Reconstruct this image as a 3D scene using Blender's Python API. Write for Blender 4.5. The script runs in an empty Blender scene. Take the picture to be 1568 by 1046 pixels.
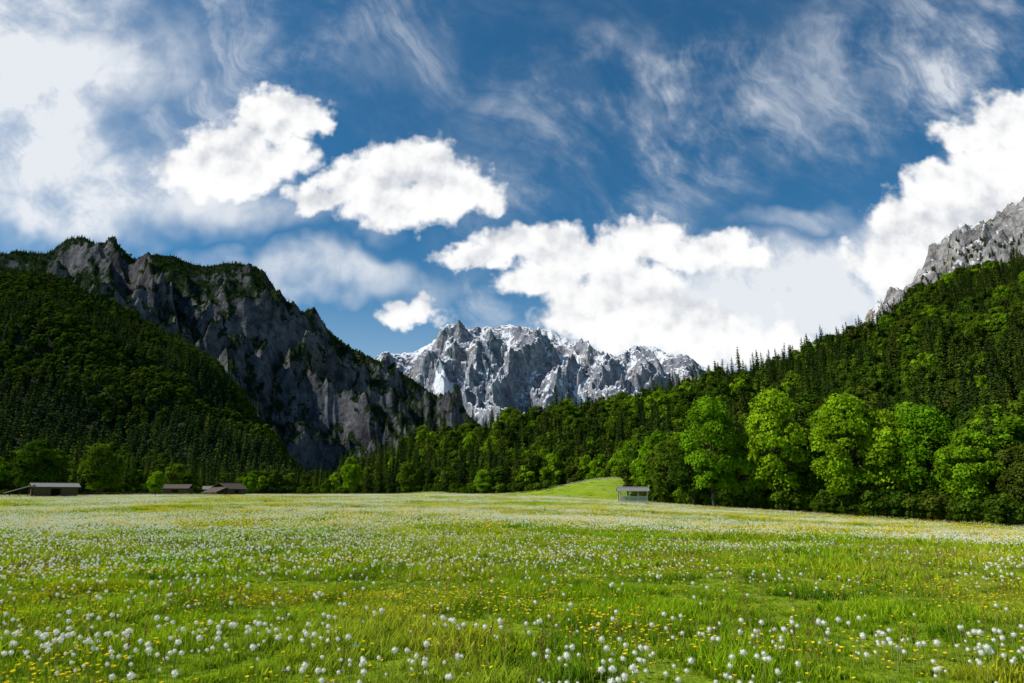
import bpy, math, numpy as np
from mathutils import Vector
rng=np.random.default_rng(7)
R_=math.radians
CH=1.6
F=1045.0
TH=math.atan(234/1045.)
cT,sT=math.cos(TH),math.sin(TH)
scene=bpy.context.scene

# ---------------------------------------------------------------- surveying helpers
def pol(px,py):
    a=(px-784)/F; b=(523-py)/F
    X=a; Y=cT-b*sT; Z=sT+b*cT
    return math.atan2(X,Y), Z/math.hypot(X,Y)
def uv(px,py):
    a=(px-784)/F; b=(523-py)/F
    Y=cT-b*sT
    return a/Y,(sT+b*cT)/Y

# ---------------------------------------------------------------- numpy noise
_p=np.random.default_rng(3).permutation(512)
_perm=np.concatenate([_p,_p,_p])
_ga=np.random.default_rng(4).uniform(0,2*np.pi,512)
_gx,_gy=np.cos(_ga),np.sin(_ga)
def pn(x,y,seed=0):
    x=np.asarray(x,float)+seed*17.31; y=np.asarray(y,float)-seed*9.77
    xi=np.floor(x).astype(int); yi=np.floor(y).astype(int)
    xf=x-xi; yf=y-yi
    u=xf*xf*xf*(xf*(xf*6-15)+10); v=yf*yf*yf*(yf*(yf*6-15)+10)
    def g(ix,iy,dx,dy):
        h=_perm[(_perm[ix%512]+iy)%512]
        return _gx[h]*dx+_gy[h]*dy
    a=g(xi,yi,xf,yf); b=g(xi+1,yi,xf-1,yf); c=g(xi,yi+1,xf,yf-1); d=g(xi+1,yi+1,xf-1,yf-1)
    return ((a*(1-u)+b*u)*(1-v)+(c*(1-u)+d*u)*v)*1.5
def fbm(x,y,o=5,seed=0,gain=.5):
    s=0;a=1
    for i in range(o):
        s=s+a*pn(x*2**i,y*2**i,seed+i); a*=gain
    return s
def ridged(x,y,o=5,seed=0,gain=.5):
    s=0;a=1;w=1
    for i in range(o):
        n=(1-np.abs(pn(x*2**i,y*2**i,seed+i)))**2
        s=s+a*n*w; w=np.clip(n*1.5,0,1); a*=gain
    return s
def sstep(a,b,x):
    t=np.clip((x-a)/(b-a),0,1); return t*t*(3-2*t)

# ---------------------------------------------------------------- mesh helpers
def mk_mesh(name,verts,faces,mats=(),midx=None,smooth=False):
    verts=np.asarray(verts,dtype=np.float32)
    me=bpy.data.meshes.new(name)
    if isinstance(faces,np.ndarray):
        n,k=faces.shape
        me.vertices.add(len(verts)); me.vertices.foreach_set('co',verts.ravel())
        me.loops.add(n*k); me.loops.foreach_set('vertex_index',faces.astype(np.int32).ravel())
        me.polygons.add(n)
        me.polygons.foreach_set('loop_start',(np.arange(n)*k).astype(np.int32))
        me.polygons.foreach_set('loop_total',np.full(n,k,dtype=np.int32))
    else:
        me.from_pydata([tuple(map(float,v)) for v in verts],[],faces)
    for m in mats: me.materials.append(m)
    if midx is not None: me.polygons.foreach_set('material_index',np.asarray(midx,dtype=np.int32))
    me.polygons.foreach_set('use_smooth',np.full(len(me.polygons),smooth,dtype=bool))
    me.update(calc_edges=True); me.validate()
    return me
def add_obj(name,me,loc=(0,0,0),parent=None,link=True):
    o=bpy.data.objects.new(name,me); o.location=loc
    if link: scene.collection.objects.link(o)
    if parent: o.parent=parent
    return o
def grid_faces(ni,nj,wrap=False):
    i=np.arange(ni if wrap else ni-1); j=np.arange(nj-1)
    I,J=np.meshgrid(i,j,indexing='ij'); I2=(I+1)%ni
    return np.stack([I*nj+J,I2*nj+J,I2*nj+J+1,I*nj+J+1],-1).reshape(-1,4)

# ---------------------------------------------------------------- node helpers
class NB:
    def __init__(s,nt): s.nt=nt
    def n(s,t,**kw):
        nd=s.nt.nodes.new(t)
        for k,v in kw.items(): setattr(nd,k,v)
        return nd
    def put(s,sock,v):
        if isinstance(v,bpy.types.NodeSocket): s.nt.links.new(v,sock)
        elif v is not None:
            if isinstance(v,(tuple,list)) and len(v)==3 and sock.type=='RGBA': v=(*v,1)
            sock.default_value=v
    def m(s,op,a,b=None,c=None,clamp=False):
        nd=s.n('ShaderNodeMath',operation=op,use_clamp=clamp)
        s.put(nd.inputs[0],a)
        if b is not None: s.put(nd.inputs[1],b)
        if c is not None: s.put(nd.inputs[2],c)
        return nd.outputs[0]
    def v(s,op,a,b=None,c=None,scale=None):
        nd=s.n('ShaderNodeVectorMath',operation=op)
        s.put(nd.inputs[0],a)
        if b is not None: s.put(nd.inputs[1],b)
        if c is not None: s.put(nd.inputs[2],c)
        if scale is not None: s.put(nd.inputs[3],scale)
        return nd.outputs['Value'] if op in('LENGTH','DOT_PRODUCT','DISTANCE') else nd.outputs[0]
    def noise(s,vec,scale,detail=4,rough=.5,dist=0,col=False,dim='3D'):
        nd=s.n('ShaderNodeTexNoise',noise_dimensions=dim); s.put(nd.inputs['Vector'],vec)
        nd.inputs['Scale'].default_value=scale; nd.inputs['Detail'].default_value=detail
        nd.inputs['Roughness'].default_value=rough; nd.inputs['Distortion'].default_value=dist
        return nd.outputs['Color' if col else 0]
    def ss(s,x,a,b,lo=0.,hi=1.):
        nd=s.n('ShaderNodeMapRange',interpolation_type='SMOOTHSTEP')
        s.put(nd.inputs[0],x); nd.inputs[1].default_value=a; nd.inputs[2].default_value=b
        nd.inputs[3].default_value=lo; nd.inputs[4].default_value=hi
        return nd.outputs[0]
    def mix(s,f,a,b,blend='MIX'):
        nd=s.n('ShaderNodeMix',data_type='RGBA',blend_type=blend)
        s.put(nd.inputs[0],f); s.put(nd.inputs[6],a); s.put(nd.inputs[7],b)
        return nd.outputs[2]
def new_mat(name):
    m=bpy.data.materials.new(name); m.use_nodes=True; m.node_tree.nodes.clear()
    b=NB(m.node_tree); out=b.n('ShaderNodeOutputMaterial')
    return m,b,out
def pmat(name,colfn,rough=.9,bump=None,spec=.2):
    m,b,out=new_mat(name)
    p=b.n('ShaderNodeBsdfPrincipled'); p.inputs['Roughness'].default_value=rough
    p.inputs['Specular IOR Level'].default_value=spec
    b.put(p.inputs['Base Color'],colfn(b))
    if bump:
        bn=b.n('ShaderNodeBump'); h,dist,st=bump(b)
        b.put(bn.inputs['Height'],h); bn.inputs['Distance'].default_value=dist; bn.inputs['Strength'].default_value=st
        b.put(p.inputs['Normal'],bn.outputs[0])
    b.put(out.inputs[0],p.outputs[0])
    return m
def leafmat(name,c1,c2,trans=.35,ns=.5,c3=None,patch=None,base=None):
    m,b,out=new_mat(name)
    oi=b.n('ShaderNodeObjectInfo')
    col=b.mix(oi.outputs['Random'],c1,c2)
    if c3:
        r2=b.m('FRACT',b.m('MULTIPLY',oi.outputs['Random'],17.3))
        col=b.mix(b.ss(r2,.6,1.),col,c3)
    if patch:
        for (sc_,cc,lo,hi) in patch:
            col=b.mix(b.ss(b.noise(oi.outputs['Location'],sc_,2,.6,0,False,'2D'),lo,hi),col,cc)
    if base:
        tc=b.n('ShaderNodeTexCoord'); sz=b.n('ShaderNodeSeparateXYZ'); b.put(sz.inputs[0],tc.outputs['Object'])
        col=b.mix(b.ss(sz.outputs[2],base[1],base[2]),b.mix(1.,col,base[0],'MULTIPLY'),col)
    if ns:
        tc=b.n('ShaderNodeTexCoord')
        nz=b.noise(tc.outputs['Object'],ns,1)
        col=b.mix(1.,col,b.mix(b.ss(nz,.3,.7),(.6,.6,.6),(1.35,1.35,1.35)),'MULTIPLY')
    d=b.n('ShaderNodeBsdfDiffuse'); t=b.n('ShaderNodeBsdfTranslucent')
    b.put(d.inputs[0],col); b.put(t.inputs[0],b.mix(1.,col,(1.25,1.2,.6) if trans!=.5 else (1.,1.,1.),'MULTIPLY'))
    mx=b.n('ShaderNodeMixShader'); mx.inputs[0].default_value=trans
    b.put(mx.inputs[1],d.outputs[0]); b.put(mx.inputs[2],t.outputs[0])
    b.put(out.inputs[0],mx.outputs[0])
    return m
def objn(b): return b.n('ShaderNodeTexCoord').outputs['Object']

# ---------------------------------------------------------------- materials
M_bark=pmat('bark',lambda b:b.mix(b.noise(objn(b),3,5),(.03,.022,.016),(.09,.07,.05)))
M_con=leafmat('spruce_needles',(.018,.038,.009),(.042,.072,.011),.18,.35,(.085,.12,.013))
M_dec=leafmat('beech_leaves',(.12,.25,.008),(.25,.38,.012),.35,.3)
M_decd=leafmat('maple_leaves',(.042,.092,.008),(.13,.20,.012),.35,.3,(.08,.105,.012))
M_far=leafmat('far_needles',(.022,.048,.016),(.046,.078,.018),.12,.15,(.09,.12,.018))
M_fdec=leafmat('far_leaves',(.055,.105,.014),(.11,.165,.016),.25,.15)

def cmeadow(b):
    o=objn(b)
    big=b.ss(b.noise(o,.05,3),.35,.65); mid=b.ss(b.noise(o,.6,4),.35,.65); sm=b.noise(o,14,4,.7)
    c=b.mix(big,(.25,.36,.02),(.37,.44,.045)); c=b.mix(b.m('MULTIPLY',mid,.4),c,(.16,.27,.014))
    return b.mix(1.,c,b.mix(b.ss(sm,.3,.7),(.5,.55,.45),(1.2,1.2,1.1)),'MULTIPLY')
M_meadow=pmat('meadow_turf',cmeadow,1.,lambda b:(b.noise(objn(b),9,6,.7),.12,.8),0.)
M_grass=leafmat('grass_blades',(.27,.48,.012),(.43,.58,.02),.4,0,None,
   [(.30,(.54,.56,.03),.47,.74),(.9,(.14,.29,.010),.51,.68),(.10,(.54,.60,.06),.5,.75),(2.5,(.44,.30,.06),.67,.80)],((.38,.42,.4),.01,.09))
M_white=leafmat('seed_head_white',(.90,.88,.78),(.95,.93,.86),.5,0)
M_yel=leafmat('petal_yellow',(.85,.60,.01),(.92,.78,.03),.3,0)
M_pur=leafmat('petal_purple',(.25,.1,.3),(.4,.2,.42),.3,0)
M_brn=leafmat('sorrel_brown',(.22,.09,.04),(.36,.2,.08),.3,0)
M_stem=pmat('flower_stem',lambda b:b.mix(b.n('ShaderNodeObjectInfo').outputs['Random'],(.16,.24,.02),(.3,.3,.06)),.8)

def rockmat(name,c1,c2,warm,veg,vegamt,snow=None,snowrng=(.55,.75),sc=1.,fields=()):
    def col(b):
        o=objn(b)
        g=b.n('ShaderNodeNewGeometry')
        nz=b.n('ShaderNodeSeparateXYZ'); b.put(nz.inputs[0],g.outputs['Normal']); nzz=nz.outputs[2]
        st=b.v('MULTIPLY',o,(1,.6,.35))
        n1=b.ss(b.noise(st,.02*sc,8,.68),.35,.65); n2=b.noise(o,.006*sc,5,.6); n3=b.noise(o,.05*sc,6,.75)
        c=b.mix(n1,c1,c2); c=b.mix(b.ss(n2,.52,.7),c,warm)
        c=b.mix(1.,c,b.mix(b.ss(n3,.35,.65),(.5,.5,.53),(1.35,1.35,1.35)),'MULTIPLY')
        if veg:
            f=b.m('ADD',nzz,b.m('MULTIPLY',b.m('SUBTRACT',n3,.5),1.5)); f=b.m('ADD',f,b.m('MULTIPLY',b.m('SUBTRACT',n2,.5),1.2))
            c=b.mix(b.ss(f,1-vegamt,1-vegamt+.1),c,veg)
        if snow:
            sn=b.m('SUBTRACT',b.noise(st,.010*sc,9,.72),.5)
            f=b.m('ADD',nzz,b.m('MULTIPLY',sn,1.9))
            for (fx,fy,fr) in fields:
                d=b.v('LENGTH',b.v('MULTIPLY_ADD',o,(1/fr,.6/fr,0),(-fx/fr,-.6*fy/fr,0)))
                f=b.m('ADD',f,b.ss(b.m('ADD',d,b.m('MULTIPLY',sn,-1.5)),.5,1.,.6,0.))
            c=b.mix(b.ss(f,*snowrng),c,snow)
        return c
    return pmat(name,col,1.,lambda b:(b.noise(b.v('MULTIPLY',objn(b),(1,1,.5)),.03*sc,8,.72),22./sc,1.),0.)
M_rockL=rockmat('limestone_shade_tint',(.048,.049,.057),(.19,.188,.196),(.19,.16,.135),(.018,.032,.013),.60)  # rock albedo darkened to paint in cloud shadow and shade on this mountain
M_rockR=rockmat('grey_crag',(.20,.19,.185),(.44,.42,.40),(.38,.31,.24),(.03,.05,.012),.2,(.82,.82,.84),(.66,.78),1.)
M_floor=pmat('forest_floor',lambda b:b.mix(b.noise(objn(b),.1,6),(.008,.014,.005),(.018,.03,.008)),1.)
M_floorL=pmat('forest_floor_dark',lambda b:b.mix(b.noise(objn(b),.05,6),(.007,.014,.005),(.014,.026,.008)),1.)

# ---------------------------------------------------------------- ground
def interp_px(pts,phi):
    ph=[pol(p[0],757)[0] for p in pts]
    return np.interp(phi,ph,[p[1] for p in pts])
EDGE=[(-300,230),(0,235),(150,255),(300,330),(450,390),(520,350),(600,320),(700,285),(760,262),(935,250),(955,225),(975,196),(1040,168),(1150,152),(1300,142),(1450,135),(1568,130),(1900,120)]
def edgeR(phi): return interp_px(EDGE,phi)
def ground(x,y):
    r=np.hypot(x,y)
    z=1.35*sstep(30,250,y)
    sp=8*np.log1p(np.exp(np.clip((x-4)/8,-30,30)))
    z=z-np.minimum(.05*sp,5.5)*sstep(0,60,y)
    z=z+.30*fbm(x/22,y/22,3,5)*sstep(6,30,r)*(1-sstep(80,160,r))+.07*pn(x/2.5,y/2.5,9)
    z=z+6.8*np.exp(-((x-34)/22)**2-((y-222)/17)**2)+1.1*np.exp(-((x+30)/10)**2-((y-262)/12)**2)
    return z
nphi=900
rad=np.concatenate([[0.01],np.geomspace(1.5,400,230),np.geomspace(430,30000,40)])
ph=np.linspace(0,2*np.pi,nphi,endpoint=False)
P,Rr=np.meshgrid(ph,rad,indexing='ij')
X=np.sin(P)*Rr; Y=np.cos(P)*Rr
Z=ground(X,Y)
v=np.stack([X,Y,Z],-1).reshape(-1,3)
add_obj('meadow',mk_mesh('meadow',v,grid_faces(nphi,len(rad),True)[:,::-1].copy(),[M_meadow],smooth=True))

# ---------------------------------------------------------------- hills / mountains
def make_hill(name,sil,R0,R1,treeH,prof,noisefn,mat,p0=-58,p1=58,nph=500,nr=160,back=1.35,smooth=True,pz=-4):
    sp=np.array([pol(*p) for p in sil]); 
    def zf(phi,R):
        r0=R0(phi); r1=R1(phi)
        t=(R-r0)/(r1-r0)
        te=np.interp(phi,sp[:,0],sp[:,1])
        Zr=CH+te*r1-treeH
        tc=np.clip(t,0,1)
        z=np.where(t<=1,pz+(Zr-pz)*prof(tc),Zr-(t-1)*(r1-r0)*.45)
        z=z+noisefn(phi,R,tc)*np.clip(Zr/100,0,1)
        return z
    phi=np.linspace(R_(p0),R_(p1),nph)
    t=np.linspace(-.02,back,nr)
    Pp,T=np.meshgrid(phi,t,indexing='ij')
    RR=R0(Pp)+T*(R1(Pp)-R0(Pp))
    ZZ=zf(Pp,RR)
    v=np.stack([np.sin(Pp)*RR,np.cos(Pp)*RR,ZZ],-1).reshape(-1,3)
    add_obj(name,mk_mesh(name,v,grid_faces(nph,nr)[:,::-1].copy(),[mat] if mat else [],smooth=smooth))
    return zf
SIL_R=[(380,752),(480,725),(530,705),(560,690),(600,675),(640,655),(700,640),(760,630),(860,608),(930,600),(1000,590),(1050,578),(1080,562),(1150,552),(1200,540),(1240,518),(1300,500),(1340,488),(1380,455),(1410,430),(1480,408),(1568,382),(1750,330),(2300,300)]
R1R=[(380,400),(520,440),(760,430),(1000,440),(1150,470),(1300,560),(1568,640),(2300,700)]
zR=make_hill('forest_hill',SIL_R,lambda p:edgeR(p)+4,lambda p:interp_px(R1R,p),16,lambda t:t**1.15,
   lambda p,R,t:10*fbm(np.sin(p)*R/70,np.cos(p)*R/70,3,2)*np.sin(np.pi*t),M_floor,-22,58,300,90)
SIL_S=[(-1200,330),(-400,380),(0,405),(60,412),(110,422),(170,450),(240,490),(290,520),(330,552),(370,592),(400,640),(440,690),(470,722),(520,770),(700,830),(2000,900)]
zS=make_hill('forest_spur',SIL_S,lambda p:0*p+400,lambda p:0*p+1000,14,lambda t:t**1.1,
   lambda p,R,t:(42*(ridged(p*1000/330,R/600,2,12)-.9)+14*fbm(np.sin(p)*R/80,R/90,3,3))*np.sin(np.pi*t)**.8,M_floorL,-60,-10,300,160)
SIL_L=[(-1500,330),(-500,370),(-100,392),(0,385),(30,380),(75,383),(100,372),(150,368),(178,371),(205,391),(240,383),(270,386),(300,400),(325,404),(355,398),(385,397),(405,413),(425,447),(440,466),(480,488),(520,515),(560,540),(595,550),(650,588),(700,622),(750,655),(820,720),(900,780),(2000,900)]
def nL(p,R,t):
    x=np.sin(p)*R; y=np.cos(p)*R
    e=np.sin(np.pi*np.clip(t,0,1))**.8
    w=fbm(x/500,y/500,2,31)*.5
    n=165*(ridged(p*1700/430+w,R/1400+w,3,21,.45)-.95)*e
    n=n+66*(ridged(x/190+w,y/230,5,41,.5)-.95)*(.12+.88*e)
    n=n+28*(ridged(p*1700/60+w*2,R/260,3,47,.5)-.9)*(.1+.9*e)
    return n+6*fbm(x/40,y/40,4,55)
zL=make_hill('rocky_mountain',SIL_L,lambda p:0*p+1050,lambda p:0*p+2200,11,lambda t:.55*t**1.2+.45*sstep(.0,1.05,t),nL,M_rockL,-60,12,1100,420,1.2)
SIL_C=[(-200,640),(400,600),(560,556),(600,549),(625,545),(645,535),(660,524),(683,503),(703,497),(720,503),(735,505),(750,500),(780,497),(800,502),(830,505),(845,504),(860,515),(880,522),(900,530),(920,540),(940,546),(958,544),(970,540),(985,532),(1000,529),(1020,540),(1050,542),(1075,560),(1110,580),(1200,620),(1500,700),(2000,760)]
def nC(p,R,t):
    x=np.sin(p)*R; y=np.cos(p)*R
    e=np.sin(np.pi*np.clip(t,0,1))**.8
    w=fbm(x/1500,y/1500,2,61)*.4
    n=400*(ridged(p*6000/900+w,R/3200+w,3,71,.5)-.95)*e
    n=n+180*(ridged(x/420+w,y/650,6,81,.55)-.95)*(.06+.94*e)
    return n+14*fbm(x/90,y/90,4,5)
zC=make_hill('snowy_mountain',SIL_C,lambda p:0*p+4200,lambda p:0*p+7200,0,lambda t:.6*t+.4*sstep(0,1.1,t),nC,None,-22,28,1100,420,1.15)
FL=[]
for (a,b_,fr) in((682,585,130),(890,594,90)):
    p_,te_=pol(a,b_); rr_=np.linspace(4300,7100,300); el=(zC(np.full(300,p_),rr_)-CH)/rr_
    i_=int(np.argmax(el>te_)); FL.append((math.sin(p_)*rr_[i_],math.cos(p_)*rr_[i_],fr))
M_rockS=rockmat('alpine_rock_snow',(.17,.18,.215),(.36,.37,.395),(.36,.33,.30),None,0,(.86,.87,.90),(.61,.71),.45,FL)  # rock greys tinted bluish, painting distance haze into the albedo
bpy.data.meshes['snowy_mountain'].materials.append(M_rockS)
SIL_Q=[(900,800),(1200,640),(1300,540),(1322,510),(1332,488),(1345,474),(1365,456),(1385,450),(1400,434),(1415,412),(1424,388),(1440,379),(1452,369),(1470,354),(1495,350),(1520,347),(1533,333),(1550,324),(1568,305),(1620,250),(1800,180),(2400,150)]
def nQ(p,R,t):
    x=np.sin(p)*R; y=np.cos(p)*R; e=np.sin(np.pi*t)
    return 80*(ridged(x/170,y/220,6,91,.55)-.95)*(.2+.8*e)+8*fbm(x/30,y/30,4,7)
zQ=make_hill('rocky_crag',SIL_Q,lambda p:0*p+750,lambda p:0*p+2000,0,lambda t:.6*t+.4*sstep(0,1.05,t),nQ,M_rockR,10,60,800,300,1.15)

# ---------------------------------------------------------------- vegetation models
def quads(c,nrm,size,asp=1.):
    n=len(c)
    nrm=nrm/np.maximum(np.linalg.norm(nrm,axis=1,keepdims=True),1e-6)
    r=rng.normal(size=(n,3)); t=np.cross(nrm,r); t/=np.maximum(np.linalg.norm(t,axis=1,keepdims=True),1e-6)
    bt=np.cross(nrm,t); s=np.asarray(size).reshape(-1,1)*.5
    t=t*s; bt=bt*s*asp
    v=np.stack([c-t-bt*.5,c+t*.4-bt,c+t+bt*.5,c-t*.4+bt],1).reshape(-1,3)
    return v,np.arange(4*n).reshape(-1,4)
def tube(p0,p1,r0,r1,k=7):
    p0=np.array(p0,float);p1=np.array(p1,float);d=p1-p0;d/=np.linalg.norm(d)
    a=np.cross(d,[.3,1,.2]);a/=np.linalg.norm(a);b=np.cross(d,a)
    an=np.arange(k)*2*np.pi/k
    ring=np.cos(an)[:,None]*a+np.sin(an)[:,None]*b
    v=np.concatenate([p0+ring*r0,p1+ring*r1]); i=np.arange(k); j=(i+1)%k
    return v,np.stack([i,j,j+k,i+k],-1)
class MB:
    def __init__(s): s.v=[];s.f=[];s.m=[];s.n=0
    def add(s,vf,mi=0):
        v,f=vf; s.v.append(v); s.f.append(f+s.n); s.m.append(np.full(len(f),mi)); s.n+=len(v)
    def mesh(s,name,mats,smooth=False):
        return mk_mesh(name,np.concatenate(s.v),np.concatenate(s.f),mats,np.concatenate(s.m),smooth)
def conifer(name,H=20,Rm=3.2,levels=26,nb=8,nq=6,qs=.75,mat=None,trunk=True):
    B=MB()
    if trunk: B.add(tube((0,0,-1),(0,0,H*.95),.28,.04),0)
    C=[];N=[];S=[]
    for i in range(levels):
        f=(i+rng.uniform(-.3,.3))/levels; f=max(f,0)
        z=H*(.05+.95*f); r=Rm*(1-f)**.72*rng.uniform(.78,1.12)+.15
        m=max(3,int(nb*(1-.5*f))); a0=rng.uniform(0,6.28)
        for k in range(m):
            a=a0+k*6.283/m+rng.uniform(-.3,.3); rr=r*rng.uniform(.7,1.12)
            if rng.random()<.07: continue
            for q in range(nq):
                g=(q+.6)/nq
                side=rng.normal()*.16*rr*(1-g*.6)
                x=math.cos(a)*rr*g-math.sin(a)*side; y=math.sin(a)*rr*g+math.cos(a)*side
                C.append((x,y,z-rr*.34*g**1.3+rng.normal()*.1)); 
                N.append((math.cos(a)*.65+rng.normal()*.3,math.sin(a)*.65+rng.normal()*.3,.8))
                S.append(qs*(1.15-.5*g)*(.4+.6*(1-f)))
    C.append((0,0,H));N.append((1,.3,.1));S.append(.3)
    B.add(quads(np.array(C),np.array(N),np.array(S),1.0),1)
    return add_obj(name,B.mesh(name,[M_bark,mat]),link=False)
def decid(name,H=17,W=6,lobes=26,nq=220,qs=.42,mat=None,low=.12,limbs=True):
    B=MB()
    B.add(tube((0,0,-1),(.1,.1,H*.45),.38,.22),0)
    C=[];N=[];S=[]
    zc=H*(low+1)/2; hz=H*(1-low)/2
    L=[]
    for i in range(lobes):
        for _ in range(30):
            d=rng.normal(size=3); d/=np.linalg.norm(d); d*=rng.uniform(.45,.9)**.6
            if d[2]>-.85: break
        wz=1-.34*max(d[2],0)-.2*max(-d[2],0)
        c=np.array([d[0]*W*wz*.80,d[1]*W*wz*.80,zc+d[2]*hz*.86]); rl=W*rng.uniform(.13,.34)
        L.append((c,rl))
    L.append((np.array([0,0,zc]),W*.45)); L.append((np.array([0,0,zc+hz*.6]),W*.32))
    for c,rl in L:
        if limbs: B.add(tube((0,0,min(H*.4,c[2]*.6)),c,.13,.03,5),0)
        d=rng.normal(size=(nq,3)); d/=np.linalg.norm(d,axis=1,keepdims=True)
        d[:,2]=np.where(d[:,2]<-.5,-d[:,2],d[:,2])
        rr=rl*(1-.35*rng.random(nq)**2)*(1+.36*fbm(d[:,0]*2+c[0],d[:,1]*2+d[:,2]*2+c[1],3,3))
        p=c+d*rr[:,None]*np.array([1.05,1.05,.8])
        C.append(p);N.append(d*.8+rng.normal(size=(nq,3))*.45+np.array([0,0,.25]));S.append(qs*rng.uniform(.6,1.35,nq))
    B.add(quads(np.concatenate(C),np.concatenate(N),np.concatenate(S)),1)
    return add_obj(name,B.mesh(name,[M_bark,mat]),link=False)
def coll(name,objs):
    c=bpy.data.collections.new(name)
    for o in objs: c.objects.link(o)
    return c
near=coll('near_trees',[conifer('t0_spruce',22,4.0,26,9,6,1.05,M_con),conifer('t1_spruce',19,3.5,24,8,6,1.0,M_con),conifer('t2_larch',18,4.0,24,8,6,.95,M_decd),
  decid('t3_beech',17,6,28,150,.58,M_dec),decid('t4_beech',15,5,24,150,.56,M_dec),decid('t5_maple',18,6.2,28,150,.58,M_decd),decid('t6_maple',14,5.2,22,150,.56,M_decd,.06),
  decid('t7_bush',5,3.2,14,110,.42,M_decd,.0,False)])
far=coll('far_trees',[conifer('u0_spruce',19,4.2,12,7,3,2.1,M_far,False),conifer('u1_spruce',16,3.8,11,7,3,2.0,M_far,False),decid('u2_tree',15,5.4,16,40,1.4,M_fdec,.05,False),decid('u3_tree',13,4.9,14,40,1.4,M_fdec,.05,False)])

def scatter(name,pts,scl,rot,idx,col):
    n=len(pts); me=bpy.data.meshes.new(name); me.vertices.add(n)
    me.vertices.foreach_set('co',np.asarray(pts,np.float32).ravel())
    for nm,d in(('scl',scl),('rot',rot)):
        a=me.attributes.new(nm,'FLOAT_VECTOR','POINT'); a.data.foreach_set('vector',np.asarray(d,np.float32).ravel())
    a=me.attributes.new('vi','INT','POINT'); a.data.foreach_set('value',np.asarray(idx,np.int32))
    o=add_obj(name,me)
    ng=bpy.data.node_groups.new(name+'_scatter','GeometryNodeTree')
    ng.interface.new_socket('Geometry',in_out='INPUT',socket_type='NodeSocketGeometry')
    ng.interface.new_socket('Geometry',in_out='OUTPUT',socket_type='NodeSocketGeometry')
    N=ng.nodes; L=ng.links
    gi=N.new('NodeGroupInput'); go=N.new('NodeGroupOutput')
    ci=N.new('GeometryNodeCollectionInfo'); ci.inputs[0].default_value=col; ci.inputs[1].default_value=True; ci.inputs[2].default_value=True
    ip=N.new('GeometryNodeInstanceOnPoints')
    ip.inputs['Pick Instance'].default_value=True
    def na(nm,t):
        q=N.new('GeometryNodeInputNamedAttribute'); q.data_type=t; q.inputs[0].default_value=nm
        return [s for s in q.outputs if s.enabled and s.name=='Attribute'][0]
    L.new(gi.outputs[0],ip.inputs['Points']); L.new(ci.outputs[0],ip.inputs['Instance'])
    L.new(na('vi','INT'),ip.inputs['Instance Index'])
    L.new(na('rot','FLOAT_VECTOR'),ip.inputs['Rotation']); L.new(na('scl','FLOAT_VECTOR'),ip.inputs['Scale'])
    L.new(ip.outputs[0],go.inputs[0])
    md=o.modifiers.new('scatter','NODES'); md.node_group=ng
    return o
def jgrid(x0,x1,y0,y1,s,ang=.5):
    L=max(x1-x0,y1-y0)*.8; cx_,cy_=(x0+x1)/2,(y0+y1)/2
    gx,gy=np.meshgrid(np.arange(-L,L,s),np.arange(-L,L,s))
    gx=gx+((np.arange(gx.shape[0])%2)*.5*s)[:,None]
    a=gx.ravel()+rng.uniform(-.6,.6,gx.size)*s; b=gy.ravel()+rng.uniform(-.6,.6,gx.size)*s
    x=cx_+a*math.cos(ang)-b*math.sin(ang); y=cy_+a*math.sin(ang)+b*math.cos(ang)
    k=(x>x0)&(x<x1)&(y>y0)&(y<y1); x=x[k];y=y[k]
    return x,y,np.arctan2(x,y),np.hypot(x,y)
def srot(n,t=.04): return np.stack([rng.normal(size=n)*t,rng.normal(size=n)*t,rng.uniform(0,6.28,n)],-1)

x,y,p,r=jgrid(-120,640,80,680,5.8)
e=edgeR(p); r1=interp_px(R1R,p)
k=(r>e)&(r<r1*1.04)&(p>pol(515,757)[0])&(p<R_(56))&(y>0)
x,y,p,r,e,r1=[a[k] for a in(x,y,p,r,e,r1)]
z=np.maximum(zR(p,r),ground(x,y))-.3
nz=fbm(x/60,y/60,3,77)+rng.normal(size=len(x))*.28
edge=np.exp(-(r-e)/22)*sstep(pol(760,757)[0],pol(1000,757)[0],p)
idx=np.where(nz+edge*.45>.08,np.where(rng.random(len(x))<.26+.4*edge,rng.choice([3,4],len(x)),rng.choice([5,6],len(x))),rng.choice([0,1,0,1,2],len(x)))
s=rng.uniform(.6,1.15,len(x))
kk=~((np.abs(x-36)<26)&(y<240)&(y>190)&(x<34))
scl=np.stack([s*rng.uniform(.85,1.1,len(x)),s*rng.uniform(.85,1.1,len(x)),s*rng.uniform(.85,1.12,len(x))],-1)
scatter('mixed_forest',np.stack([x,y,z],-1)[kk],scl[kk],srot(kk.sum()),idx[kk],near)
pp=np.linspace(pol(515,757)[0],R_(54),420)+rng.normal(size=420)*.003
rr=edgeR(pp)+rng.uniform(-3,3,420); x=np.sin(pp)*rr;y=np.cos(pp)*rr
s=rng.uniform(.4,1.1,420)
scatter('forest_undergrowth',np.stack([x,y,ground(x,y)-.2],-1),np.stack([s,s,s],-1),srot(420),np.full(420,7),near)
x,y,p,r=jgrid(-560,60,150,620,6.5)
e=edgeR(p); k=(r>e)&(r<e+170)&(p<pol(530,757)[0])&(p>R_(-56))
x,y,p,r,e=[a[k] for a in(x,y,p,r,e)]
nz=fbm(x/50,y/50,3,17)+rng.normal(size=len(x))*.3
idx=np.where(nz+.4*np.exp(-(r-e)/15)>.35,rng.choice([5,4,5,6,6],len(x)),rng.choice([0,1,0,1,2],len(x)))
s=rng.uniform(.6,.98,len(x))*np.where(p>pol(280,757)[0],.85,1)
scatter('valley_forest',np.stack([x,y,ground(x,y)-.3],-1),np.stack([s,s,s],-1),srot(len(x)),idx,near)
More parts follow.
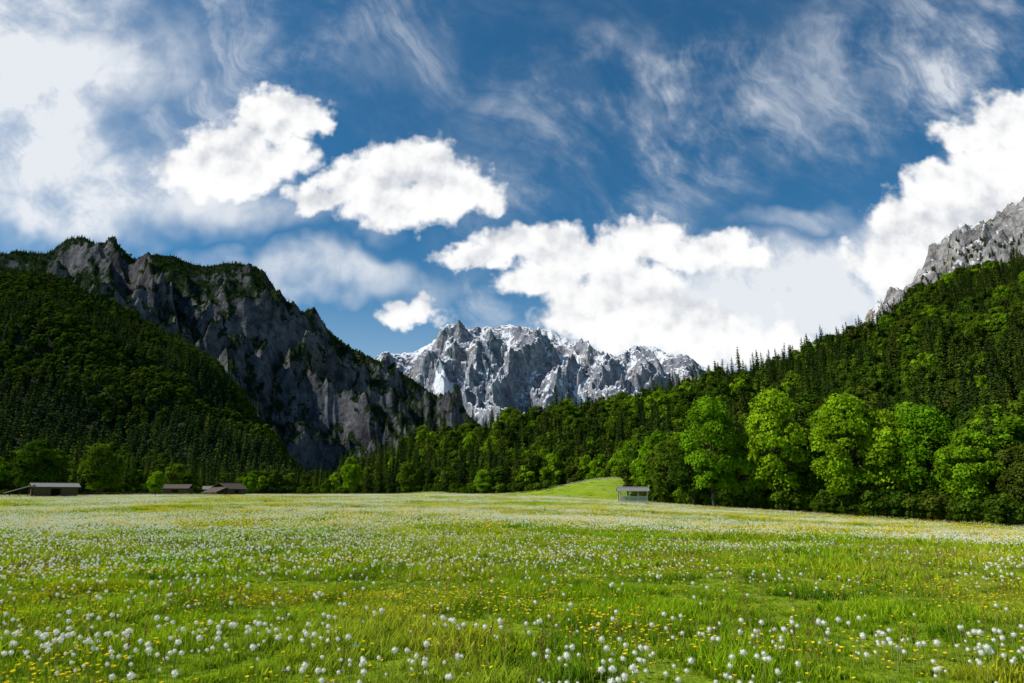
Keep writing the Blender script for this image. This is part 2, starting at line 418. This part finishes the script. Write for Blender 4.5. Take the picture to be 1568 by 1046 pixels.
pp=R_(-56)+(pol(530,757)[0]+R_(56))*rng.random(300); rr=edgeR(pp)+rng.uniform(-3,3,300); x=np.sin(pp)*rr;y=np.cos(pp)*rr
s=rng.uniform(.4,1.,300)
scatter('hedgerow',np.stack([x,y,ground(x,y)-.2],-1),np.stack([s,s,s],-1),srot(300),np.full(300,7),near)
x,y,p,r=jgrid(-960,-10,250,1060,6.0)
k=(r>398)&(r<1030)&(p>R_(-52))&(p<pol(500,757)[0])
x,y,p,r=[a[k] for a in(x,y,p,r)]
z=zS(p,r); k=z>-4; x,y,p,r,z=[a[k] for a in(x,y,p,r,z)]
nz=fbm(x/110,y/110,4,27)+rng.normal(size=len(x))*.2
idx=np.where(nz>.15,rng.choice([2,3],len(x)),rng.choice([0,1],len(x)))
s=rng.uniform(.55,1.1,len(x))
scatter('spur_forest',np.stack([x,y,z-.8],-1),np.stack([s,s,s],-1),srot(len(x)),idx,far)
x,y,p,r=jgrid(-1950,200,600,2300,8.)
k=(r>1060)&(r<2215)&(p>R_(-46))&(p<R_(4))
x,y,p,r=[a[k] for a in(x,y,p,r)]
z=zL(p,r); d=6.
zx=(zL(np.arctan2(x+d,y),np.hypot(x+d,y))-z)/d; zy=(zL(np.arctan2(x,y+d),np.hypot(x,y+d))-z)/d
sl=np.hypot(zx,zy); t=(r-1050)/1150
nz=fbm(x/240,y/240,4,47); n2=fbm(x/45,y/45,3,49)
k=(z>0)&(sl<1.42+1.1*nz+.9*n2+.3*(t>.9))
x,y,z,nz=x[k],y[k],z[k],nz[k]
s=rng.uniform(.35,.75,len(x))
idx=np.where(nz+rng.normal(size=len(x))*.2>.45,rng.choice([2,3],len(x)),rng.choice([0,1],len(x)))
scatter('mountain_forest',np.stack([x,y,z-1.5],-1),np.stack([s*1.15,s*1.15,s],-1),srot(len(x)),idx,far)
x,y,p,r=jgrid(200,2000,500,2000,11)
k=(r>760)&(r<1600)&(p>R_(20))&(p<R_(50)); x,y,p,r=[a[k] for a in(x,y,p,r)]; z=zQ(p,r)
s=rng.uniform(.5,.9,len(x))
scatter('crag_forest',np.stack([x,y,z-1.5],-1),np.stack([s*1.2,s*1.2,s],-1),srot(len(x)),rng.choice([0,1,0,1,3],len(x)),far)

big=[decid('b0',21,7.2,74,250,.40,M_dec,.03),decid('b1',19,6.4,64,250,.40,M_dec,.03),decid('b2',17,7.2,56,270,.42,M_decd,.03)]
sp_=[conifer('s0',24,4.0,30,10,7,.9,M_con),conifer('s1',21,3.6,28,9,7,.85,M_con)]
def place(px,dist,me,s,sz=1.,rz=0,name='broadleaf_tree'):
    ph,_=pol(px,757); x=math.sin(ph)*dist; y=math.cos(ph)*dist
    o=bpy.data.objects.new(name,me); scene.collection.objects.link(o)
    o.location=(x,y,float(ground(x,y))-.2); o.scale=(s,s,s*sz); o.rotation_euler=(0,0,rz)
for a in [(1092,146,big[0].data,.95,1.18,0),(1140,150,big[1].data,.85,1.1,1),(1195,146,big[0].data,1.0,1.2,2.2),(1250,150,big[2].data,.85,1.15,.4),(1305,140,big[0].data,1.05,1.05,4),
  (1365,141,big[1].data,1.1,1.05,3.1),(1425,140,big[0].data,.95,1.04,5),(1490,134,big[1].data,.9,1.0,1.9),(1570,132,big[2].data,.8,1,.8),(1025,172,big[2].data,.9,1.1,.8),(1062,158,big[2].data,.85,1.1,2.8),(865,262,big[2].data,1.1,1.1,2),(740,262,big[0].data,.6,.8,1),(536,330,big[1].data,.85,1.2,4),(625,306,big[2].data,.9,1,3),
  (238,205,big[1].data,.42,.95,1),(382,270,big[1].data,.5,.95,3),(500,300,big[2].data,.4,1,0),(48,222,big[2].data,.95,1.,1.4),(150,232,big[2].data,.95,1.,3.4)]:
    place(*a)
for i,a in enumerate([(560,325),(580,322),(600,318),(655,300),(680,292),(705,286),(790,262),(812,262),(835,262),(900,262),(915,260),(990,190),(1003,184),(1470,140),(1530,138),(1230,152)]):
    place(a[0],a[1],sp_[i%2].data,.72+.28*((i*37)%10)/10,1.,i*1.3,'spruce_tree')

# ---------------------------------------------------------------- grass and flowers
def tuft(name,nb,rad_,h0,h1,w):
    V=[];Fc=[];n=0
    for i in range(nb):
        a=rng.uniform(0,6.28); q=rad_*math.sqrt(rng.random()); bx,by=math.cos(a)*q,math.sin(a)*q
        h=rng.uniform(h0,h1); la=rng.uniform(0,6.28); lean=h*rng.uniform(.1,.7); wa=rng.uniform(0,3.14)
        dx,dy=math.cos(wa)*w*.5,math.sin(wa)*w*.5; lx,ly=math.cos(la)*lean,math.sin(la)*lean
        for (f,ww) in((0,1),(.45,.9),(1,.12)):
            cx=bx+lx*f*f;cy=by+ly*f*f;cz=h*f*(1-.12*f)-.02
            V+= [(cx-dx*ww,cy-dy*ww,cz),(cx+dx*ww,cy+dy*ww,cz)]
        Fc+=[(n,n+1,n+3,n+2),(n+2,n+3,n+5,n+4)]; n+=6
    return add_obj(name,mk_mesh(name,np.array(V),np.array(Fc),[M_grass]),link=False)
grassC=coll('grass_kinds',[tuft('g0',40,.15,.07,.2,.008),tuft('g1',40,.17,.05,.14,.010),tuft('g2',52,.42,.08,.2,.024),tuft('g3',60,1.0,.09,.22,.08),tuft('g4',16,.12,.06,.13,.035)])
def ppts(r0,r1,dens,ang=44):
    n=int(.5*2*R_(ang)*(r1*r1-r0*r0)*dens)
    p=rng.uniform(-R_(ang),R_(ang),n); r=np.sqrt(rng.uniform(r0*r0,r1*r1,n))
    k=r<edgeR(p)-1; p,r=p[k],r[k]
    return np.sin(p)*r,np.cos(p)*r
PT=[];SC=[];IX=[]
for (a,b_,d,ix,s0,s1) in((3.5,15,40,(0,1,1,4),.7,1.25),(15,36,8,(0,1,2,2,4),.9,1.4),(36,95,1.3,(2,),.9,1.5),(95,270,.12,(3,),.7,1.1)):
    x,y=ppts(a,b_,d); nn=len(x); m=.5+.95*sstep(-.45,.5,fbm(x/1.8,y/1.8,3,66))
    s=rng.uniform(s0,s1,nn)*m
    PT.append(np.stack([x,y,ground(x,y)],-1));SC.append(np.stack([s,s,s],-1));IX.append(rng.choice(ix,nn))
PT=np.concatenate(PT);SC=np.concatenate(SC);IX=np.concatenate(IX)
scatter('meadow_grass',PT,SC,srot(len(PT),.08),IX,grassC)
def ico(c,r,sub=1):
    import bmesh
    bm=bmesh.new(); bmesh.ops.create_icosphere(bm,subdivisions=sub,radius=r)
    v=np.array([q.co[:] for q in bm.verts])+np.array(c); f=np.array([[w.index for w in q.verts] for q in bm.faces]); bm.free()
    return v,np.concatenate([f,f[:,2:3]],1)
def tri_mesh(name,parts,mats):
    V=[];Fc=[];mi=[];n=0
    for (v,f),m in parts:
        V.append(v)
        for q in f: Fc.append(tuple(int(w)+n for w in dict.fromkeys(q.tolist()))); mi.append(m)
        n+=len(v)
    return add_obj(name,mk_mesh(name,np.concatenate(V),Fc,mats,mi),link=False)
def spikes(c,r,n=90):
    d=rng.normal(size=(n,3)); d/=np.linalg.norm(d,axis=1,keepdims=True)
    return quads(np.array(c)+d*r*rng.uniform(.7,1.05,(n,1)),d,np.full(n,r*.26))
def clock(name,h,r): return tri_mesh(name,[(tube((0,0,0),(.02,.01,h),.0035,.0028,5),0),(ico((.02,.01,h),r*.66,2),1),(spikes((.02,.01,h),r),1)],[M_stem,M_white])
def daisy(name,h,r,mat):
    k=7; an=np.arange(k)*2*np.pi/k; c=np.array([.01,.02,h]); P=[];Q=[]
    for i,a in enumerate(an):
        d=np.array([math.cos(a),math.sin(a),.45]); s=np.array([-math.sin(a),math.cos(a),0])
        P+=[c,c+d*r*.6+s*r*.28,c+d*r,c+d*r*.6-s*r*.28]; Q.append([4*i,4*i+1,4*i+2,4*i+3])
    return tri_mesh(name,[(tube((0,0,0),(.01,.02,h),.003,.0025,4),0),((np.array(P),np.array(Q)),1),(ico(c,r*.35,1),1)],[M_stem,mat])
def cluster(name,n,R,h0,h1,r,mat):
    parts=[]
    for i in range(n):
        a=rng.uniform(0,6.28);q=R*math.sqrt(rng.random()); parts.append((ico((math.cos(a)*q,math.sin(a)*q,rng.uniform(h0,h1)),r*rng.uniform(.6,1.2),1),0))
    return tri_mesh(name,parts,[mat])
def stalk(name,h): 
    c=np.stack([np.full(14,.02),np.full(14,.01),np.linspace(h*.7,h,14)],-1)+rng.normal(size=(14,3))*.004
    return tri_mesh(name,[(tube((0,0,0),(.02,.01,h),.003,.002,4),0),(quads(c,rng.normal(size=(14,3)),np.full(14,.016)),1)],[M_stem,M_brn])
flC=coll('flower_kinds',[clock('f0',.26,.029),clock('f1',.20,.024),daisy('f2',.20,.024,M_yel),daisy('f3',.15,.021,M_yel),daisy('f4',.18,.016,M_pur),
   cluster('f5',9,.7,.17,.28,.028,M_white),cluster('f6',12,.7,.14,.24,.022,M_yel),stalk('f7',.34)])
PT=[];SC=[];IX=[]
def addfl(a,b_,d,ixs,nf,s0=.7,s1=1.25):
    x,y=ppts(a,b_,d); w=nf(x,y); k=rng.random(len(x))<w; x,y=x[k],y[k]; s=rng.uniform(s0,s1,len(x))
    PT.append(np.stack([x,y,ground(x,y)],-1));SC.append(np.stack([s,s,s],-1));IX.append(rng.choice(ixs,len(x)))
def bandw(x,y):
    r=np.hypot(x,y); left=np.exp(-((x+13)/10)**2-((y-22)/9)**2)
    near_=np.exp(-((y-6.7)/1.3)**2)*sstep(-.5,.25,fbm(x/1.7,y/1.2,2,103))
    return np.clip(.85*sstep(-.05,.6,fbm(x/7,y/4,3,101))*sstep(9,20,r)+1.6*left+near_,.05,1)
yn=lambda x,y:np.clip(sstep(-.2,.5,fbm(x/4,y/2.5,3,131)),.15,1)
addfl(4.5,12,38,[0,0,1],bandw,.55,1.2); addfl(12,36,24,[0,1,1],bandw,.6,1.2); addfl(32,95,3.6,[5],lambda x,y:sstep(-.2,.5,fbm(x/16,y/10,3,101))+.06+.7*np.exp(-((x+26)/20)**2-((y-42)/12)**2)); addfl(95,260,1.3,[5],lambda x,y:sstep(-.2,.5,fbm(x/25,y/18,3,101))+.06,1.,1.5)
addfl(4.5,12,80,[2,3,3],yn,.5,1.1); addfl(12,34,60,[2,3,3],yn,.6,1.15); addfl(32,95,3.2,[6],yn); addfl(95,260,.6,[6],yn,1.,1.5)
addfl(4.5,22,5,[4],lambda x,y:sstep(.1,.5,fbm(x/2,y/2,3,151)))
addfl(4.5,24,14,[7],lambda x,y:sstep(-.1,.5,fbm(x/3,y/2,3,161)))
PT=np.concatenate(PT);SC=np.concatenate(SC);IX=np.concatenate(IX)
scatter('meadow_flowers',PT,SC,srot(len(PT),.15),IX,flC)

# ---------------------------------------------------------------- timber buildings
M_wood=pmat('weathered_wood',lambda b:b.mix(b.noise(b.v('MULTIPLY',objn(b),(6,6,.6)),2,5),(.06,.04,.026),(.17,.115,.075)))
M_lwood=pmat('pale_boards',lambda b:b.mix(b.noise(b.v('MULTIPLY',objn(b),(.6,6,8)),2,5),(.42,.38,.31),(.68,.64,.55)))
M_roof=pmat('shingle_roof',lambda b:b.mix(b.noise(b.v('MULTIPLY',objn(b),(5,1,1)),2,5),(.06,.045,.035),(.15,.115,.09)))
M_tin=pmat('grey_roof',lambda b:b.mix(b.noise(objn(b),2,5),(.14,.13,.12),(.28,.265,.25)),.7)
def box(name,par,c,s,mat,rot=(0,0,0)):
    import bmesh
    bm=bmesh.new(); bmesh.ops.create_cube(bm,size=1)
    for q in bm.verts: q.co=Vector((q.co.x*s[0],q.co.y*s[1],q.co.z*s[2]))
    bmesh.ops.bevel(bm,geom=bm.edges[:],offset=min(s)*.08,segments=1,affect='EDGES')
    me=bpy.data.meshes.new(name); bm.to_mesh(me); bm.free(); me.materials.append(mat)
    o=add_obj(name,me,c,par); o.rotation_euler=rot; return o
def empty(name,px,dist,rz=0,dz=0):
    ph,_=pol(px,757); x=math.sin(ph)*dist;y=math.cos(ph)*dist
    o=bpy.data.objects.new(name,None); scene.collection.objects.link(o)
    o.location=(x,y,float(ground(x,y))+dz); o.rotation_euler=(0,0,-ph+rz); return o
def hayrack():
    e=empty('hayrack',969,146,.12); W=5.6;D=1.6
    for i,xx in enumerate((-W/2,-W/6,W/6,W/2)):
        for j,yy in enumerate((-D/2,D/2)): box(f'post_{i}{j}',e,(xx,yy,1.25),(.24,.24,2.9),M_lwood if j==0 else M_wood)
    for i in range(6): box(f'board_{i}',e,(0,-D/2-.15,.25+i*.25),(W+.1,.05,.18),M_lwood)
    for i in range(3): box(f'rail_{i}',e,(0,-D/2-.15,1.85+i*.27),(W,.06,.07),M_wood)
    for i in range(5): box(f'back_board_{i}',e,(0,D/2+.15,.35+i*.27),(W+.1,.05,.21),M_wood)
    for sgn,n in((-1,'roof_front'),(1,'roof_back')): box(n,e,(0,sgn*.62,3.02),(W+1.0,1.5,.1),M_tin,(-sgn*.5,0,0))
    box('ridge_cap',e,(0,0,3.44),(W+1.05,.3,.08),M_lwood)
    box('eave_board',e,(0,-1.31,2.66),(W+1.0,.06,.18),M_lwood)
    box('eave_beam',e,(0,-D/2,2.62),(W+.5,.14,.12),M_wood)
hayrack()
def barn(px,dist,W,D,hw,hr,rz,roofm,leanto=False,dz=0.):
    e=empty('wooden_barn',px,dist,rz,dz); n=int(W/.45)
    for i in range(n):
        xx=-W/2+(i+.5)*W/n
        if .35<(i/n)<.6: box(f'lintel_{i}',e,(xx,-D/2,hw-.25),(W/n-.02,.08,.5),M_wood); continue
        box(f'wall_board_{i}',e,(xx,-D/2,hw/2),(W/n-.02,.08,hw),M_wood)
    box('wall_back',e,(0,D/2,hw/2),(W,.1,hw),M_wood)
    box('wall_left',e,(-W/2,0,hw/2),(.1,D-.2,hw),M_wood); box('wall_right',e,(W/2,0,hw/2),(.1,D-.2,hw),M_wood)
    an=math.atan2(hr,D/2); L=math.hypot(hr,D/2)+.6
    for sgn,nn in((-1,'roof_front'),(1,'roof_back')):
        box(nn,e,(0,sgn*(D/4+.2),hw+hr/2-.05),(W+1.2,L,.12),roofm,(-sgn*an,0,0))
    box('ridge',e,(0,0,hw+hr+.12),(W+1.2,.3,.1),M_roof)
    for i in range(4): box(f'post_{i}',e,(-W/2+i*W/3,-D/2-.5,hw/2-.05),(.16,.16,hw-.1),M_wood)
    if leanto:
        box('leanto_roof',e,(-W/2-2.6,-.5,hw*.72),(5.6,D*.9,.12),M_roof,(0,-.33,0))
        for i in range(3): box(f'leanto_post_{i}',e,(-W/2-1-i*1.7,-D/2,hw*.36-.25*i),(.15,.15,hw*.75-.5*i),M_wood)
barn(82,195,8.4,5.5,2.2,.8,.14,M_tin,True,.3)
barn(272,255,7.5,6,1.9,1.2,-.3,M_roof,False,.4)
barn(350,230,7.5,6,1.8,1.6,.8,M_roof,True,.3)
barn(325,250,5,4,1.7,.9,.0,M_tin,False,.3)
e=empty('pasture_fence',215,215,0)
for i in range(16): box(f'post_{i}',e,((i-8)*2.6,0,.6),(.12,.12,1.3),M_wood)
for j in range(2): box(f'rail_{j}',e,(-1.3,-.1,.5+.45*j),(40,.05,.1),M_wood)

# ---------------------------------------------------------------- world
S=Vector((-.70,-.10,.70)).normalized()
w=bpy.data.worlds.new('World'); scene.world=w; w.use_nodes=True; nt=w.node_tree; nt.nodes.clear()
blobs=[(432,180,62,42),(480,178,30,28),(398,174,45,34),(350,226,74,42),(395,258,70,36),(300,255,64,36),(440,240,54,30),(340,282,85,26),
 (650,250,54,42),(600,260,55,40),(548,275,58,38),(700,285,60,42),(738,300,34,28),(620,312,95,40),(490,306,52,22),
 (825,372,62,36),(775,378,54,28),(720,392,60,20),(900,396,100,40),(835,430,68,26),(985,368,52,34),(1040,385,60,32),(1110,384,72,30),
 (960,440,85,48),(900,468,78,44),(980,492,140,50),(1060,520,150,48),
 (1545,185,70,46),(1490,215,66,26),(1430,280,52,38),(1385,345,60,46),(1350,392,52,30),(1450,330,90,60),(1540,280,100,70),(1400,410,90,50),
 (628,478,46,18),(1190,524,62,30),(1150,545,50,22)]
B=NB(nt)
tc=B.n('ShaderNodeTexCoord'); sx=B.n('ShaderNodeSeparateXYZ'); B.put(sx.inputs[0],tc.outputs['Generated'])
yy=B.m('MAXIMUM',sx.outputs[1],.06)
cx=B.n('ShaderNodeCombineXYZ'); B.put(cx.inputs[0],B.m('DIVIDE',sx.outputs[0],yy)); B.put(cx.inputs[1],B.m('DIVIDE',sx.outputs[2],yy))
UV=cx.outputs[0]
def N2(vec,sc,det,rough,col=False): return B.noise(vec,sc,det,rough,0,col,'2D')
w1=B.v('MULTIPLY',B.v('SUBTRACT',N2(UV,17,3.5,.55,True),(.5,.5,.5)),(.06,.06,0))
P1=B.v('ADD',UV,w1)
fld=None
for (a,b_,ra,rb) in blobs:
    u0,v0=uv(a,b_)
    sc=1./(cT-(523-b_)/F*sT)
    ra=ra*1.18*sc/F; rb=rb*1.22*sc/F
    q=B.v('MULTIPLY_ADD',P1,(1/ra,1/rb,0),(-u0/ra,-v0/rb,0))
    d=B.v('DOT_PRODUCT',q,q)
    fld=d if fld is None else B.m('SMOOTH_MIN',fld,d,.3)
fld=B.m('SUBTRACT',1.,B.m('SQRT',B.m('MAXIMUM',fld,0.)))
n_a=N2(UV,30,6,.52); n_b=N2(B.v('ADD',UV,(-.012,.022,0)),30,3,.5)
n_c=N2(UV,9,2,.5); n_d=N2(B.v('ADD',UV,(-.02,.05,0)),9,2,.5)
f1=B.m('ADD',fld,B.m('MULTIPLY',B.m('SUBTRACT',n_a,.5),.75))
dens=B.ss(f1,-.04,.38)
lit=B.m('ADD',.70,B.m('ADD',B.m('MULTIPLY',B.m('SUBTRACT',n_a,n_b),.8),B.m('MULTIPLY',B.m('SUBTRACT',n_c,n_d),1.1)),clamp=True)
lit2=B.ss(lit,.15,.85)
ccol=B.mix(lit2,(.64,.67,.72),(1.0,1.0,1.0))
wv0=B.v('ADD',UV,B.v('MULTIPLY',B.v('SUBTRACT',N2(UV,3.5,4,.55,True),(.5,.5,.5)),(.34,.34,0)))
def soft(lst):
    acc=None
    for (a,b_,ra,rb,st) in lst:
        u0,v0=uv(a,b_); sc=1./(cT-(523-b_)/F*sT); ra=ra*sc/F; rb=rb*sc/F
        q=B.v('MULTIPLY_ADD',wv0,(1/ra,1/rb,0),(-u0/ra,-v0/rb,0))
        d=B.v('LENGTH',q)
        q=B.ss(d,0.1,1.,st,0.)
        acc=q if acc is None else B.m('MAXIMUM',acc,q)
    return acc
haze=soft([(10,150,330,350,1.6),(180,290,370,150,1.4),(60,20,280,140,1.2),(380,330,240,80,.9),(60,340,330,90,1.3),(500,450,280,70,.9),(1250,480,480,130,1.7),(1000,570,420,120,1.5),(1290,360,200,50,.7),(1420,420,200,120,1.2)])
cir=soft([(1050,170,380,200,.66),(880,300,260,120,.55),(1440,110,350,180,.72),(1480,230,260,90,.7),(560,50,330,110,.28),(300,120,260,180,.5),(700,470,260,90,.45)])
wl=B.v('MULTIPLY',N2(UV,3.2,4,.5,True),(.22,.22,0))
rot=B.n('ShaderNodeMapping'); rot.inputs['Rotation'].default_value=(0,0,R_(46)); B.put(rot.inputs[0],B.v('ADD',UV,wl))
st=B.v('MULTIPLY',rot.outputs[0],(.34,1.,1.))
s1=N2(st,17,8,.62); s2=N2(UV,5,5,.6)
streak=B.m('MULTIPLY',B.ss(s1,.34,.80),B.ss(s2,.34,.62,.15,1.))
streak=B.m('ADD',streak,B.m('MULTIPLY',B.ss(s2,.36,.72),.38),clamp=True)
smooth_=N2(UV,6,5,.62)
ha=B.m('MULTIPLY',haze,B.ss(B.m('ADD',smooth_,B.m('MULTIPLY',s1,.45)),.45,.95,.30,.95),clamp=True)
ha=B.m('MAXIMUM',ha,B.m('MULTIPLY',B.m('ADD',cir,.05),streak))
hz=B.ss(sx.outputs[2],-.02,.34,.55,0.)
ha=B.m('MINIMUM',B.m('MAXIMUM',ha,hz,clamp=True),.95)
sky=B.n('ShaderNodeTexSky',sky_type='NISHITA'); sky.sun_disc=False
sky.sun_elevation=math.asin(S.z); sky.sun_rotation=math.atan2(S.x,S.y)%(2*math.pi)
sky.air_density=1.0; sky.dust_density=.3; sky.ozone_density=3.0; sky.altitude=700
skc=B.mix(1.,sky.outputs[0],(.34,.92,1.10),'MULTIPLY')
bg1=B.n('ShaderNodeBackground'); B.put(bg1.inputs[0],skc); bg1.inputs[1].default_value=.092
bg2=B.n('ShaderNodeBackground'); bg2.inputs[0].default_value=(.88,.915,.96,1); bg2.inputs[1].default_value=.95
bg3=B.n('ShaderNodeBackground'); B.put(bg3.inputs[0],ccol); bg3.inputs[1].default_value=1.0
m1=B.n('ShaderNodeMixShader'); B.put(m1.inputs[0],ha); B.put(m1.inputs[1],bg1.outputs[0]); B.put(m1.inputs[2],bg2.outputs[0])
m2=B.n('ShaderNodeMixShader'); B.put(m2.inputs[0],dens); B.put(m2.inputs[1],m1.outputs[0]); B.put(m2.inputs[2],bg3.outputs[0])
wo=B.n('ShaderNodeOutputWorld'); B.put(wo.inputs[0],m2.outputs[0])
w.cycles.sampling_method='NONE'

sl=bpy.data.lights.new('sun','SUN'); sl.energy=5; sl.angle=R_(.5); sl.color=(1,.95,.87)
so=bpy.data.objects.new('sun',sl); scene.collection.objects.link(so); so.rotation_euler=(-S).to_track_quat('-Z','Y').to_euler(); so.location=(-50,0,80)

cam=bpy.data.cameras.new('camera'); cam.lens=24; cam.sensor_width=36; cam.clip_end=60000; cam.clip_start=.1
co=bpy.data.objects.new('camera',cam); scene.collection.objects.link(co); co.location=(0,0,CH+float(ground(0.,0.))); co.rotation_euler=(math.pi/2+TH,0,0)
scene.camera=co
scene.view_settings.view_transform='Standard'; scene.view_settings.look='None'; scene.view_settings.exposure=0
